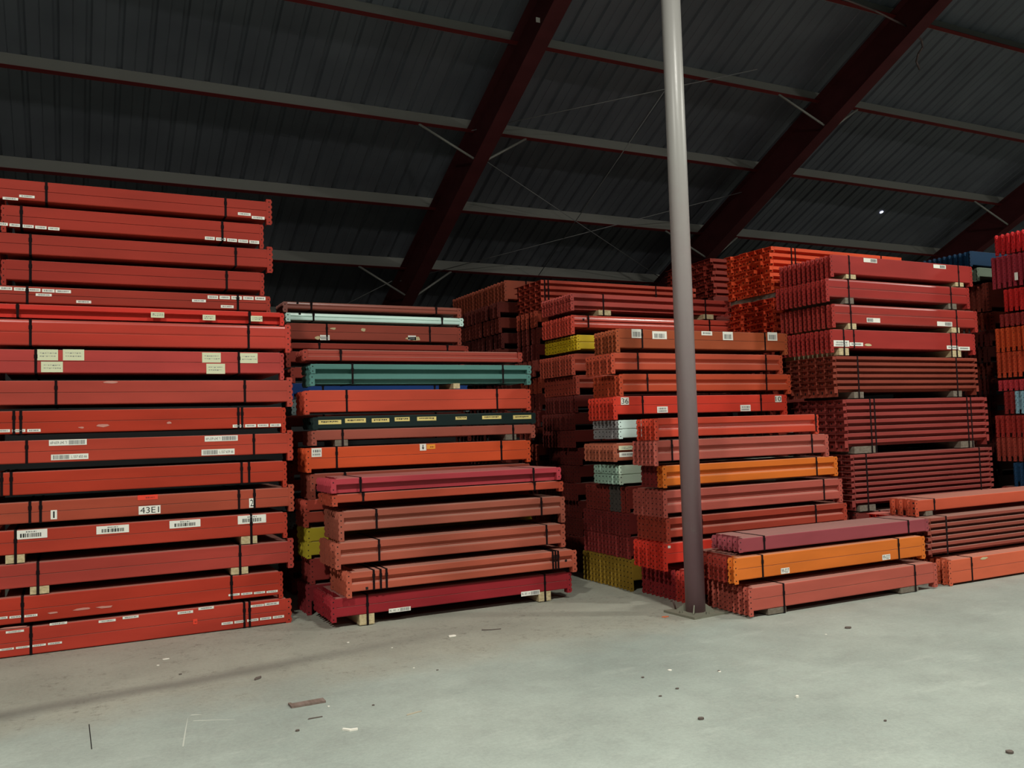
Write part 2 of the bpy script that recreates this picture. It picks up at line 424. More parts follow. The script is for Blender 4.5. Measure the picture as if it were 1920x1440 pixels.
def text_mesh(txt, h, wmax, mat):
    c = bpy.data.curves.new('t', 'FONT'); c.body = txt; c.size = 1; c.align_x = 'CENTER'; c.align_y = 'CENTER'
    o = bpy.data.objects.new('t', c); COL.objects.link(o)
    dg = bpy.context.evaluated_depsgraph_get()
    me = bpy.data.meshes.new_from_object(o.evaluated_get(dg)); bpy.data.objects.remove(o)
    xs = [v.co.x for v in me.vertices]; zs = [v.co.y for v in me.vertices]
    sx = wmax/(max(xs)-min(xs)); sy = h/(max(zs)-min(zs)); cx = (max(xs)+min(xs))/2; cy = (max(zs)+min(zs))/2
    for v in me.vertices: v.co = ((v.co.x-cx)*sx, 0, (v.co.y-cy)*sy)
    me.materials.clear(); me.materials.append(mat); return me
def bars(bm, x0, x1, z0, z1, y, rnd, dens=.0055, mi=0):
    x = x0
    while x < x1-.001:
        w = dens*rnd.choice((.35, .6, 1)); add_box(bm, x, min(x+w, x1), y-.0004, y, z0, z1, mi); x += w + dens*rnd.choice((.35, .6))
def sticker(parent, base, Y, spec, rnd):
    """spec = (x0,y0,x1,y1,kind[,text]) in photo pixels on the plane Y; placed in the bundle's own frame"""
    x0, y0, x1, y1, kind = spec[:5]; txt = spec[5] if len(spec) > 5 else None
    c = onY((x0+x1)/2, (y0+y1)/2, Y); ym = (y0+y1)/2
    w = abs(onY(x1, ym, Y).x-onY(x0, ym, Y).x); h = abs(onY((x0+x1)/2, y0, Y).z-onY((x0+x1)/2, y1, Y).z)
    # pixel height minus the slope of the face across the label
    sl = abs(707-ym)/3300*abs(x1-x0)/max(1, abs(y1-y0)); h *= max(.45, 1-sl*.8)
    mat = {'n': CREAM, 'y': flat('yellow_label', (214, 196, 120)), 'r': flat('red_sticker', (225, 60, 35)), 'o': flat('orange_sticker', (228, 150, 40)),
           's': flat('paint_scuff', (190, 130, 118), .8), 't': flat('tape_remains', (190, 175, 135), .8)}.get(kind[0], PAPER) if kind not in ('sq', 'two', 'txt') else PAPER
    bm = bmesh.new()
    if kind[0] in 'st' and kind[1:].isdigit():
        n = 9; pts = [(math.cos(2*math.pi*k/n)*w/2*rnd.uniform(.55, 1), math.sin(2*math.pi*k/n)*h/2*rnd.uniform(.5, 1)) for k in range(n)]
        add_prism(bm, pts, 'y', -.0008, 0)
    else: add_box(bm, -w/2, w/2, -.0008, 0, -h/2, h/2)
    nm_ = {'s': 'scuff', 't': 'tape_remains'}.get(kind[0] if kind[1:].isdigit() else '', 'label')
    o = put(nm_, to_mesh(nm_, bm, mat), parent, (c.x-base.x, Y-base.y-.0016, c.z-base.z))
    if kind[0] == 'r': o['label'] = 'small red sticker'
    if kind[0] == 'n': o['label'] = 'cream paper note with handwriting'
    y = -.0012
    if kind == 'w':      # plain strip with one faint printed line
        bm = bmesh.new(); bars(bm, -w*.36, w*.36, -h*.2, h*.25, y, rnd, .006); obj('print', bm, GREYINK, o)
    elif kind in ('bl', 'br'):   # long label, barcode on left or right, number on the other side
        s = -1 if kind == 'bl' else 1
        bm = bmesh.new(); a, b_ = sorted((s*w*.02, s*w*.45)); bars(bm, a, b_, -h*.36, h*.36, y, rnd, .005); obj('barcode', bm, GREYINK, o)
        if txt:
            put('lettering', text_mesh(txt, h*.45, w*.42, INK), o, (-s*w*.25, y, 0), (0, math.pi if s > 0 and kind == 'br' and txt.startswith('L') else 0, 0))
    elif kind == 'bar':
        bm = bmesh.new(); bars(bm, -w*.34, w*.34, -h*.32, h*.12, y, rnd, .011); obj('barcode', bm, INK, o)
        bm = bmesh.new(); bars(bm, -w*.16, w*.16, h*.22, h*.36, y, rnd, .01); obj('print', bm, GREYINK, o)
    elif kind == 'sq':
        bm = bmesh.new(); bars(bm, -w*.36, w*.36, -h*.36, h*.2, y, rnd, .009); obj('barcode', bm, GREYINK, o)
    elif kind == 'two':
        bm = bmesh.new(); bars(bm, -w*.38, w*.38, -h*.34, -h*.12, y, rnd, .006); bars(bm, -w*.34, w*.38, h*.02, h*.3, y, rnd, .014); obj('print', bm, GREYINK, o)
    elif kind in ('n', 'y'):
        bm = bmesh.new()
        for zz in (-.12, .16) if kind == 'n' else (0,):
            x = -w*.38
            while x < w*.36:
                d = rnd.uniform(.006, .016); add_box(bm, x, x+d, y-.0004, y, zz*h-.002+rnd.uniform(-.003, .003), zz*h+(.003 if kind == 'n' else .010), 0); x += d+.005
        obj('handwriting', bm, GREYINK if kind == 'n' else INK, o)
    elif kind in ('txt', 'r', 'o'):
        if kind == 'r' or kind == 'o':
            bm = bmesh.new(); bars(bm, -w*.1, w*.35, -h*.2, h*.1, y, rnd, .008); obj('print', bm, flat('brown_ink', (130, 40, 25)), o)
        else: put('lettering', text_mesh(txt, h*.72, w*(.86 if len(txt) > 1 else (.26 if txt == '1' else .6)), INK), o, (0, y, 0))
    elif kind == 'arrow':
        bm = bmesh.new(); add_box(bm, -w*.07, w*.07, y-.0004, y, -h*.1, h*.36); add_prism(bm, [(-w*.2, -h*.05), (w*.2, -h*.05), (0, -h*.36)], 'y', y-.0004, y)
        obj('arrow', bm, INK, o)
    return o

CW = .066
NB = 0
def bundle(z0, z1, Yf, xl, xr, prof, ncol, col, label, group, cw=CW, nrow=1, zp0=None, zp1=None, straps=(), blocks=(), zb=None, stick=(),
           colfn=None, rough=.42, dust=.45, leg=.05, bmat=None, gainc=1.0, holes=(), jit=.006, back=False):
    """one strapped bundle; xl/xr are the ends of the crossbeams in metres; straps are x positions in metres"""
    global NB; NB += 1
    rnd = random.Random(NB*13+5)
    lo = min(z0, zp0 if zp0 is not None else z0, zb if zb is not None else z0)
    base = Vector(((xl+xr)/2, Yf, lo))
    t = thing('crossbeam_bundle', base, label, 'bundle of beams', group)
    mat = paint(col, rough, 1.2*gainc, dust)
    h = (z1-z0)/nrow
    zp0 = z0 if zp0 is None else zp0; zp1 = z1 if zp1 is None else zp1
    L = xr-xl
    flatlie = nrow > 2
    for r in range(nrow):
        for c in range(ncol):
            mt = mat
            if colfn:
                q = colfn(c, r)
                if q: mt = paint(q, rough, 1.2*gainc, dust)
            jx = rnd.uniform(-jit, jit)
            hb = h*(.97 if nrow > 1 else 1)
            ins = .05 if (c and not flatlie) else 0
            o = put('crossbeam', beam_mesh(prof, L-ins, cw-.003, hb, mt), t, (xl-base.x+jx+ins, c*cw, z0+r*h-base.z))
            # connectors
            if nrow == 1: a0, a1 = zp0, zp1
            else: a0 = z0+r*h if r else zp0; a1 = z0+(r+1)*h if r < nrow-1 else zp1
            dz = rnd.uniform(0, .006) if ncol > 1 else 0
            sides = 'lr' if c == 0 else 'l'
            if back and c > 0: sides = ''
            for s_ in sides:
                cm = conn_mesh(s_, cw-.004 if (flatlie or c == 0) else cw*.66, a1-a0-.006, mt, leg, flatlie)
                put('connector', cm, o, (-ins if s_ == 'l' else L-ins, .0005 if flatlie else -.001, a0-(z0+r*h)+.003-dz*.5))
    D = ncol*cw
    for sx in straps:
        b0 = zb if (zb is not None and any(a-.02 < sx < b_+.02 for a, b_ in blocks)) else z0
        put('strap', strap_mesh(D, z1-b0, ), t, (sx-base.x, 0, b0-base.z))
    for a, b_ in blocks:
        bm = bmesh.new(); add_box(bm, a-base.x, b_-base.x, .004, D-.01, zb-base.z+.0015, z0-base.z-.001)
        obj('spacer_block', bm, bmat or BLOCK, t)
    for s in stick: sticker(t, base, Yf, s, rnd)
    for hx, hy in holes:
        p = onY(hx, hy, Yf); bm = bmesh.new(); add_box(bm, -.011, .011, -.001, .0, -.011, .011)
        put('hole', to_mesh('hole', bm, HOLE), t, (p.x-base.x, -.0005, p.z-base.z))
    return t

def stack(Yd, group, rows, zfloor=0.0, ext=None):
    """rows from the top down; every row is a dict with photo-pixel positions on its own front plane"""
    done = []
    for r in rows:
        Y = r.get('Y', Yd); r['Yf'] = Y
        xr_ = r['ref']
        r['z1'] = onY(xr_, r['t'], Y).z; r['z0'] = onY(xr_, r['b'], Y).z
        ym = (r['t']+r['b'])/2
        r['xl'] = onY(r['l'], ym+(0 if abs(r['l']-xr_) < 60 else (r.get('dy', 0))), Y).x; r['xr'] = onY(r['r'], ym, Y).x
        done.append(r)
    for i, r in enumerate(done):
        below = done[i+1]['z1'] if i+1 < len(done) else zfloor
        above = done[i-1]['z0'] if i else r['z1']+.03
        gap = r['z0']-below
        if gap < .006: r['z0'] = below+.006; gap = .006
        zs = r.get('blk')
        drop = r.get('drop', gap) if not zs else min(gap*.75, r.get('drop', .05))
        zp0 = r['z0']-min(drop, gap)
        zp1 = r['z1'] if not r.get('up') else r['z1']+min(r['up'], max(0, above-r['z1'])*.9)
        if zs or drop < gap: zp0 = max(zp0, below + (done[i+1].get('up', 0) if i+1 < len(done) else 0))
        kw = {k: r[k] for k in ('nrow', 'stick', 'colfn', 'rough', 'dust', 'leg', 'bmat', 'cw', 'holes', 'jit', 'gainc', 'back') if k in r}
        Y = r['Yf']; ym = (r['t']+r['b'])/2
        sx = [onY(x, ym, Y).x for x in r.get('s', ())]
        bl = [(onY(a, ym, Y).x, onY(b_, ym, Y).x) for a, b_ in (zs or ())]
        bundle(r['z0'], r['z1'], Y, r['xl'], r['xr'], r['p'], r.get('n', 8), r['c'], r['lab'], group, zp0=zp0, zp1=zp1, straps=sx, blocks=bl, zb=below+.006 if zs else None, **kw)
    return done
def run(x0, x1, n, ya, yb, h, kind='w', gap=.12):
    """a row of n equal labels from x0 to x1, their middle height going from ya to yb"""
    out = []; w = (x1-x0)/n
    for k in range(n):
        c = x0+w*(k+.5); y = ya+(yb-ya)*(k+.5)/n
        out.append((c-w*(.5-gap/2), y-h/2, c+w*(.5-gap/2), y+h/2, kind))
    return out

# ------------------------------------------------------------------ tall stack at the left
OR = ('first', 'second', 'third', 'fourth', 'fifth', 'sixth', 'seventh', 'eighth', 'ninth', 'tenth', 'eleventh', 'twelfth', 'thirteenth', 'fourteenth', 'fifteenth', 'sixteenth', 'seventeenth')
WS = lambda *q: [(*v, 'w') for v in q]
A_ROWS = [
 dict(n=13, ref=498, t=378, b=411.5, l=-1, r=500, p='box', c=(150,44,33), up=.03, s=(87,423), Y=7.84, lab='orange-red beam bundle on the very top of the tall left stack',
      stick=WS((5,369,34,376),(36,365,65,372),(446,398,470,405),(472,405,496,412))),
 dict(n=13, ref=487, t=420.5, b=456, l=12, r=487, leg=.036, jit=.002, p='box', c=(152,44,33), s=(40,417), Y=7.84, lab='orange-red beam bundle with long rows of white labels, second from top of left stack',
      stick=run(-8,113,5,419,430,7)+run(383,487,5,446,455,7)),
 dict(n=13, ref=499, t=467.5, b=501.5, l=-1, r=501, p='box', c=(148,44,34), up=.03, s=(57,442), Y=7.84, lab='label-free orange-red beam bundle, third from top of the tall left stack'),
 dict(n=13, ref=488, t=511, b=544.5, l=12, r=488, leg=.036, jit=.002, p='box', c=(146,42,33), s=(57,425), Y=7.84, lab='label-free orange-red beam bundle, fourth from top of the tall left stack'),
 dict(n=13, ref=499, t=555, b=583, l=-1, r=499, leg=.036, jit=.002, p='box', c=(144,46,36), s=(51,446), Y=7.84, lab='darker red beam bundle with two offset rows of white labels, fifth down the left stack',
      stick=run(-2,104,4,540,546,7)+WS((104,543,133,550),(67,550,97,556),(143,563,171,569),(360,561,386,567),(414,572,438,578))+run(388,499,5,557,560,7)),
 dict(n=13, ref=525, t=586, b=607, l=-4, r=525, leg=.036, jit=.002, p='pink', c=(190,46,38), s=(33,468), Y=7.7, lab='thin bright red beam bundle with three square cream labels in the left stack',
      stick=[(283,585,308,596,'n'),(380,590,404,601,'n'),(470,592,492,603,'n')]),
 dict(n=13, ref=533, t=611, b=654, l=-26, r=535, p='soft', rough=.33, c=(172,46,33), up=.03, s=(57,466), Y=7.7, lab='orange-red beam bundle with a glossy ridge just under the thin bright red one'),
 dict(n=13, ref=525, t=661, b=700, l=-4, r=525, leg=.036, jit=.002, p='box', c=(168,58,54), s=(67,448), Y=7.7, lab='pinkish red beam bundle with handwritten cream paper notes',
      stick=[(70,655,109,676,'n'),(118,655,158,676,'n'),(77,678,118,698,'n'),(379,661,414,680,'n'),(387,682,422,701,'n'),(450,662,483,681,'n')]),
 dict(n=13, ref=536, t=713, b=753, l=-26, r=538, p='box', c=(162,60,50), up=.03, s=(105,459), Y=7.7, lab='plain pinkish red beam bundle right under the one with paper notes',
      stick=[(190,714,225,720,'s1')]),
 dict(n=13, ref=530, t=763, b=801, l=-4, r=528, leg=.036, jit=.002, p='box', c=(168,50,34), s=(26,39,447,454), Y=7.7, lab='orange-red beam bundle with doubled straps and a low row of small white labels',
      stick=run(-8,78,3,808,807,6)+run(435,528,4,799,797,6)+[(146,799,160,804,'s1'),(177,794,206,802,'s2'),(310,790,324,796,'s3')]),
 dict(n=13, ref=537, t=812, b=850, l=-26, r=539, p='box', c=(166,57,43), up=.03, s=(50,476), Y=7.7, lab='red beam bundle carrying four long barcode labels in the left stack',
      stick=[(92,823,163,836,'br','L 347 659 69'),(96,850,166,863,'bl','L 557 655 66'),(384,816,446,828,'br','L 347 657 69'),(378,841,440,854,'bl','L 557 659 66')]),
 dict(n=13, ref=530, t=864, b=902, l=-4, r=530, leg=.036, jit=.002, p='box', c=(164,50,34), s=(3,21,453,467), Y=7.7, lab='label-free orange-red beam bundle directly above the one marked 43E1'),
 dict(n=13, ref=538, t=914, b=949, l=-26, r=540, p='box', c=(160,66,49), up=.03, s=(56,76,448,477), Y=7.7, lab='brownish red beam bundle marked 43E1 with numbers 1 and 2',
      stick=[(95,956,107,974,'txt','1'),(260,947,301,965,'txt','43E1'),(467,934,477,952,'txt','2'),(258,927,296,938,'r')]),
 dict(n=13, ref=531, t=960, b=1000, l=-4, r=531, leg=.036, jit=.002, p='box', c=(168,54,40), s=(29,471), Y=7.7, blk=((10,46),(452,482)), lab='red beam bundle with four large barcode labels below the 43E1 bundle',
      stick=[(28,991,89,1012,'bar'),(181,983,242,1002,'bar'),(318,973,376,991,'bar'),(446,964,499,983,'bar')]),
 dict(n=13, ref=539, t=1015, b=1055, l=-26, r=541, p='box', c=(158,56,48), up=.03, s=(71,450), Y=7.7, blk=((56,92),(433,465)), lab='dusty red beam bundle resting on wood spacers, third from floor in left stack'),
 dict(n=13, ref=523, t=1071, b=1115, l=-4, r=523, leg=.036, jit=.002, p='box', c=(168,50,36), s=(42,434), Y=7.7, lab='orange-red beam bundle with pale scuffs, second from floor in left stack',
      stick=run(-12,72,3,1160,1153,7)+run(427,522,4,1116,1108,6)+[(88,1145,112,1153,'s1'),(134,1137,172,1147,'s2'),(178,1133,216,1143,'s3')]),
 dict(n=13, ref=534, t=1121.5, b=1168, l=-26, r=536, p='box', c=(170,54,42), up=.0, s=(58,458,468), Y=7.7, lab='orange-red bottom beam bundle of the left stack, dotted with small white labels',
      stick=[(-6,1172,58,1180,'s1')]+run(-2,118,4,1219,1204,7)+run(414,534,5,1170,1155,7)+WS((11,1180,45,1188),(93,1165,126,1173),(185,1160,217,1168),(230,1153,260,1161),(333,1144,362,1152),(372,1136,401,1144),(470,1132,495,1139),(496,1128,523,1136))+[(362,1160,370,1171,'r')]),
]
stack(7.7, 'beam bundles of the tall left stack', A_ROWS)

# ------------------------------------------------------------------ middle-left stacks
B1 = [
 dict(ref=860, t=577, b=590, l=540, r=858, p='soft', rough=.3, c=(140,64,50), n=6, s=(584,818), holes=((558,568),), lab='brownish red beam bundle topmost on the middle-left stack'),
 dict(ref=860, t=596, b=609, l=544, r=861, p='soft', rough=.3, c=(206,222,212), n=6, s=(588,829), holes=((562,588),), drop=.02, lab='pale mint-white beam bundle near the top of the middle-left stack'),
 dict(ref=858, t=614, b=642, l=545, r=857, p='box', c=(142,60,48), n=6, s=(613,806), lab='brownish red beam bundle under the mint-white one, with torn yellow labels',
      stick=[(588,629,603,638,'t1'),(600,628,618,638,'sq'),(618,613,632,619,'t2'),(674,614,688,623,'t3'),(758,629,792,640,'t4'),(765,629,780,638,'sq')]),
 dict(ref=866, t=648, b=658, l=547, r=870, p='plain', c=(142,50,40), n=6, s=(599,839), lab='thin red beam bundle just behind the top of the teal bundle'),
]
Z = stack(9.0, 'beam bundles at the back of the middle-left stack', B1, zfloor=onY(866, 662, 9.0).z)
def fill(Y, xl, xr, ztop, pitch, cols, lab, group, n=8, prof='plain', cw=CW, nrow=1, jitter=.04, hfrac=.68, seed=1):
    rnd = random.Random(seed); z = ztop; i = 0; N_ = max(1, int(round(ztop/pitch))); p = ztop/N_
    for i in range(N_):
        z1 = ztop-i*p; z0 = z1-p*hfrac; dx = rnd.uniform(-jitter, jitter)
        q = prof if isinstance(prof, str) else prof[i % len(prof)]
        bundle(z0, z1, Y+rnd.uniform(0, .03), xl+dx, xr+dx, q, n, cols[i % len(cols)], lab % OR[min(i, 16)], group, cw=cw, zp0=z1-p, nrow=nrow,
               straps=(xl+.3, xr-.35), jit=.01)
fill(9.0, 2.06, 3.96, onY(866, 662, 9.0).z-.002, .17, [(140,50,40),(150,55,45),(36,56,110),(110,115,115),(120,46,38),(130,50,40),(120,46,38)], 'dark beam bundle hidden behind the teal one, %s below the thin red bundle', 'shadowed bundles behind the middle-left stack', n=8)

B2 = [
 dict(ref=970, t=660, b=679, l=578, r=972, p='step', c=(150,58,48), n=5, s=(639,), drop=.0, lab='thin brownish red beam bundle resting on the teal one'),
 dict(ref=975, t=684, b=718, l=591, r=988, p='nest', c=(84,118,112), n=6, nrow=2, s=(661,943), drop=.02, dust=.2, lab='teal green double-layer beam bundle in the middle-left stack',
      blk=((850,862),)),
 dict(ref=985, t=729, b=766, l=581, r=988, p='box', c=(186,66,48), n=6, s=(650,932), up=.0, drop=.02, lab='light orange-red beam bundle between the teal and the black bundles'),
 dict(ref=990, t=773, b=794, l=595, r=996, p='plain', c=(34,38,37), n=6, drop=.003, dust=.1, lab='black beam bundle with a row of yellow labels',
      stick=[(597,787,640,796,'y'),(647,784,686,793,'y'),(697,784,730,792,'y'),(740,782,768,790,'y'),(782,781,818,789,'y'),(854,781,875,787,'y'),(904,779,940,786,'y'),(962,778,996,786,'y')]),
 dict(ref=990, t=796, b=813, l=594, r=996, p='plain', c=(148,72,60), n=6, s=(642,962), blk=((628,652),(948,968)), bmat=BLOCKD, lab='brownish red beam bundle directly under the black one, on grey spacers'),
 dict(ref=985, t=825, b=861, l=583, r=987, p='box', c=(196,72,40), n=6, s=(631,940), drop=.03, lab='bright orange beam bundle with an arrow label, above the pink-red bundle',
      stick=[(584,840,603,857,'two'),(787,832,799,845,'arrow'),(800,833,816,842,'o')]),
 dict(ref=600, t=888, b=908, l=590, r=985, p='plain', c=(140,62,50), n=6, s=(647,), lab='brown beam bundle mostly hidden behind the pink-red bundle'),
 dict(ref=600, t=936, b=956, l=580, r=985, p='plain', c=(165,62,50), n=6, lab='red beam bundle half hidden, left ends showing beside the lower middle-left pile'),
 dict(ref=600, t=959, b=979, l=580, r=985, p='plain', c=(150,58,45), n=6, lab='red beam bundle just above the half hidden yellow one'),
 dict(ref=600, t=988, b=1040, l=584, r=990, p='plain', c=(180,150,45), n=6, nrow=2, lab='yellow beam bundle half hidden behind the lower middle-left pile'),
 dict(ref=600, t=1046, b=1088, l=592, r=990, p='plain', c=(140,50,46), n=6, lab='dark red beam bundle under the half hidden yellow one'),
 dict(ref=600, t=1095, b=1126, l=585, r=990, p='plain', c=(130,40,44), n=6, lab='crimson beam bundle on the floor behind the lower middle-left pile'),
]
stack(7.9, 'beam bundles of the middle-left stack, rear row', B2)
B3 = [
 dict(ref=640, t=897, b=925, l=630, r=1044, p='pink', c=(164,54,62), n=8, Y=7.3, s=(676,1001), drop=.0, lab='pink-red beam bundle topmost on the lower middle-left pile'),
 dict(ref=640, t=927, b=943, l=632, r=1048, p='plain', c=(168,66,48), n=8, Y=7.32, s=(681,1003), drop=.03, lab='narrow orange-red beam bundle under the pink-red one'),
 dict(ref=650, t=959, b=996, l=645, r=1052, p='rib', c=(148,74,60), n=8, Y=7.3, s=(706,1016), lab='brown ribbed beam bundle in the middle of the lower middle-left pile'),
 dict(ref=642, t=1018, b=1059, l=639, r=1053, p='rib', c=(160,76,60), n=9, Y=7.24, s=(711,1026), lab='ribbed beam bundle with a pale dusty top, third from floor of the middle-left pile', drop=.04),
 dict(ref=662, t=1073, b=1110, l=659, r=1074, p='rib', c=(170,78,60), n=8, Y=7.14, s=(701,714,725,1038,1043,1048), holes=((688,1103),(1061,1051)), lab='ribbed beam bundle with three straps close together at each end'),
 dict(ref=634, t=1122, b=1158, l=632, r=1066, p='box', c=(142,36,42), n=10, Y=7.2, s=(689,1023), blk=((674,702),(1011,1034)), drop=.04, lab='crimson bottom beam bundle on pale wood blocks, with barcode labels',
      stick=[(729,1137,770,1149,'br','96 - 002 - A'),(977,1106,1012,1118,'br','96 - 001 - A')]),
]
stack(7.24, 'beam bundles of the lower middle-left pile', B3)

# ------------------------------------------------------------------ dark stacks behind the centre
bundle(3.31, 3.56, 10.15, 5.12, 7.3, 'plain', 18, (140,60,42), 'brown beam bundle with the farthest row of end plates, top of the dark rear stack', 'beam bundles of the dark rear stacks', cw=.1, zp0=3.28, straps=(5.4, 6.9))
fill(10.15, 5.05, 7.3, 3.275, .205, [(98,38,32),(108,42,34),(90,36,32)], 'shaded brown beam bundle in the farthest rear stack, %s below its top bundle', 'beam bundles of the dark rear stacks', n=14, cw=.12, seed=3, jitter=.06)  # paint colours lowered to stand in for the missing light back here
z = onY(1020, 524, 9.2).z
bundle(z-.36, z, 9.2, onY(1020, 530, 9.2).x, 7.4, 'nest', 5, (176,64,48), 'nested red beam bundle with two close straps at the top of the rear centre stack', 'beam bundles of the rear centre stack', cw=.14, nrow=5, straps=(5.15, 5.2, 6.8))
fill(9.3, 5.1, 7.3, z-.365, .2, [(150,58,42),(104,40,34),(98,36,32),(112,44,36)], 'shaded red beam bundle in the rear centre stack, %s below the nested bundle', 'beam bundles of the rear centre stack', n=5, cw=.12, seed=5)  # shade put into the paint of these unlit bundles too
C2 = [
 dict(ref=1078, t=549, b=579, l=1076, r=1362, p='nest', nrow=2, c=(172,62,54), n=11, s=(1131,1322), rough=.3, blk=((1122,1145),(1318,1337)), drop=.02, lab='glossy red two-layer beam bundle on pale blocks, left of the column at top'),
 dict(ref=1078, t=590, b=613, l=1077, r=1364, p='bulge', c=(196,68,54), n=11, s=(1103,1330), rough=.24, holes=((1094,599),), leg=.05, lab='glossy rounded red beam bundle just above the yellow bundle, behind the column'),
 dict(ref=1085, t=627, b=654, l=1088, r=1362, p='plain', nrow=2, c=(220,172,34), n=12, drop=.01, lab='yellow two-layer beam bundle peeking out left of the column', rough=.35),
 dict(ref=1085, t=663, b=695, l=1078, r=1362, p='rib', c=(165,66,50), n=12, lab='ribbed red beam bundle just under the yellow one'),
 dict(ref=1085, t=703, b=727, l=1087, r=1362, p='rib', c=(160,62,48), n=12, lab='ribbed red beam bundle second below the yellow one'),
]
ZB = onY(1085, 740, 8.4).z
stack(8.4, 'beam bundles left of and behind the grey column', C2, zfloor=ZB)
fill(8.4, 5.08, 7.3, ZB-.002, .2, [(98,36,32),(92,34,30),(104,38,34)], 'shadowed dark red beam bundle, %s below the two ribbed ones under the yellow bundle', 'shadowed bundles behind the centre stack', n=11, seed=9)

# ------------------------------------------------------------------ centre stack, rear row
WHT = (200,206,200)
C3 = [
 dict(ref=1163, t=616, b=652, l=1162, r=1470, p='box', c=(152,68,42), n=7, s=(1204,1434), lab='brown beam bundle with square barcode labels, top of the centre stack',
      stick=[(1184,617,1203,634,'sq'),(1223,621,1250,636,'sq'),(1315,621,1335,629,'w'),(1355,622,1374,638,'sq'),(1439,623,1457,639,'sq')]),
 dict(ref=1155, t=661, b=693, l=1152, r=1460, p='rib', c=(174,68,48), n=8, s=(1196,1436), lab='ribbed orange-red beam bundle, second from top of the centre stack'),
 dict(ref=1170, t=701, b=734, l=1168, r=1476, p='rib', c=(178,66,42), n=8, s=(1214,1437), lab='ribbed orange-red beam bundle, third from top of the centre stack'),
 dict(ref=1160, t=743, b=777, l=1158, r=1470, p='box', c=(196,54,40), n=8, s=(1205,1427), lab='bright red beam bundle with blue-white labels behind the column',
      stick=[(1164,745,1179,759,'txt','36'),(1232,762,1252,774,'two'),(1388,759,1407,771,'two'),(1453,742,1465,754,'txt','10')]),
 dict(ref=1170, t=787, b=821, l=1168, r=1482, p='plain', nrow=2, c=WHT, n=8, colfn=lambda c, r: (150,136,136) if c else None, drop=.01, dust=.2, lab='upper white two-layer beam bundle at the left ends of the centre stack',
      stick=[(1171,794,1177,799,'r2')][:0]),
 dict(ref=1160, t=831, b=864, l=1158, r=1478, p='rib', c=(162,82,62), n=9, drop=.01, lab='reddish brown beam bundle with cream bands between the two white bundles',
      stick=[(1160,835,1193,844,'n'),(1161,847,1194,857,'w')]),
 dict(ref=1170, t=872, b=907, l=1169, r=1484, p='plain', nrow=2, c=(206,212,192), n=8, colfn=lambda c, r: (158,172,156) if c else None, drop=.01, dust=.2, lab='lower greenish white two-layer beam bundle in the centre stack'),
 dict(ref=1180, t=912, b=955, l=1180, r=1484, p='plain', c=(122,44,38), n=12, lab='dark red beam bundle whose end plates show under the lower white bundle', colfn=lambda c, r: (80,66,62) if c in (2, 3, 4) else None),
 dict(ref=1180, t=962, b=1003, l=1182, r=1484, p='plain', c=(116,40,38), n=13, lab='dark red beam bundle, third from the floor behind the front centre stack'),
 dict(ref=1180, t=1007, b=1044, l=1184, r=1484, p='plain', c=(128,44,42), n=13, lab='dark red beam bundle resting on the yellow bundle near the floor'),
 dict(ref=1180, t=1049, b=1090, l=1188, r=1484, p='plain', c=(152,112,42), n=14, lab='dirty yellow beam bundle standing on the floor left of the column'),
]
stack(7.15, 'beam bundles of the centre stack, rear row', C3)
# ------------------------------------------------------------------ centre stack, front row
C4 = [
 dict(ref=1236, t=784, b=820, l=1234, r=1528, p='rib', c=(190,60,42), n=5, s=(1530,), rough=.32, lab='bright red ribbed beam bundle topmost of the front centre row'),
 dict(ref=1236, t=826, b=865, l=1234, r=1548, p='rib', c=(168,78,68), n=6, s=(1260,1523), lab='dusty pink ribbed beam bundle just above the orange one'),
 dict(ref=1252, t=873, b=911, l=1250, r=1565, p='rib', c=(204,98,36), n=6, s=(1532,), lab='orange ribbed beam bundle crossing behind the column', drop=.02, colfn=lambda c, r: None if c < 2 else (120,40,38)),
 dict(ref=1252, t=920, b=963, l=1251, r=1574, p='rib', c=(168,76,66), n=8, s=(1546,), lab='dusty pink ribbed beam bundle just below the orange one'),
 dict(ref=1260, t=971, b=1008, l=1258, r=1584, p='rib', c=(158,58,44), n=8, s=(1316,1531), lab='brownish red ribbed beam bundle, third from the floor of the front centre row'),
 dict(ref=1254, t=1019, b=1057, l=1252, r=1586, p='box', c=(200,50,38), n=8, s=(), lab='vivid red beam bundle with a white dot, left of the column foot',
      stick=[(1252,1023,1257,1028,'d1')]),
 dict(ref=1300, t=1072, b=1118, l=1293, r=1600, p='plain', c=(186,56,48), n=11, Y=6.36, lab='red beam bundle on the floor directly behind the column foot', colfn=lambda c, r: None if c < 3 else (146,42,44)),
]
stack(6.5, 'beam bundles of the centre stack, front row', C4)
# ------------------------------------------------------------------ low front pile
C5 = [
 dict(ref=1395, t=1009, b=1036, l=1393, r=1737, p='plain', c=(140,60,66), n=6, Y=5.7, s=(1433,1705), drop=.0, lab='maroon beam bundle on top of the low front pile'),
 dict(ref=1386, t=1046, b=1089, l=1384, r=1730, p='box', c=(200,98,38), n=9, Y=5.66, s=(1430,1687), drop=.03, lab='orange beam bundle in the middle of the low front pile',
      colfn=lambda c, r: None if c < 2 else (140,46,38), stick=[(1464,1064,1480,1076,'txt','99-027'),(1654,1039,1669,1050,'txt','99-027')]),
 dict(ref=1415, t=1102, b=1146, l=1413, r=1754, p='box', c=(172,78,66), n=9, Y=5.6, s=(1470,1718), blk=((1440,1474),(1690,1724)), bmat=BLOCKD, drop=.05, lab='reddish brown bottom beam bundle of the low front pile, right of the column'),
]
stack(5.62, 'beam bundles of the low front pile', C5)
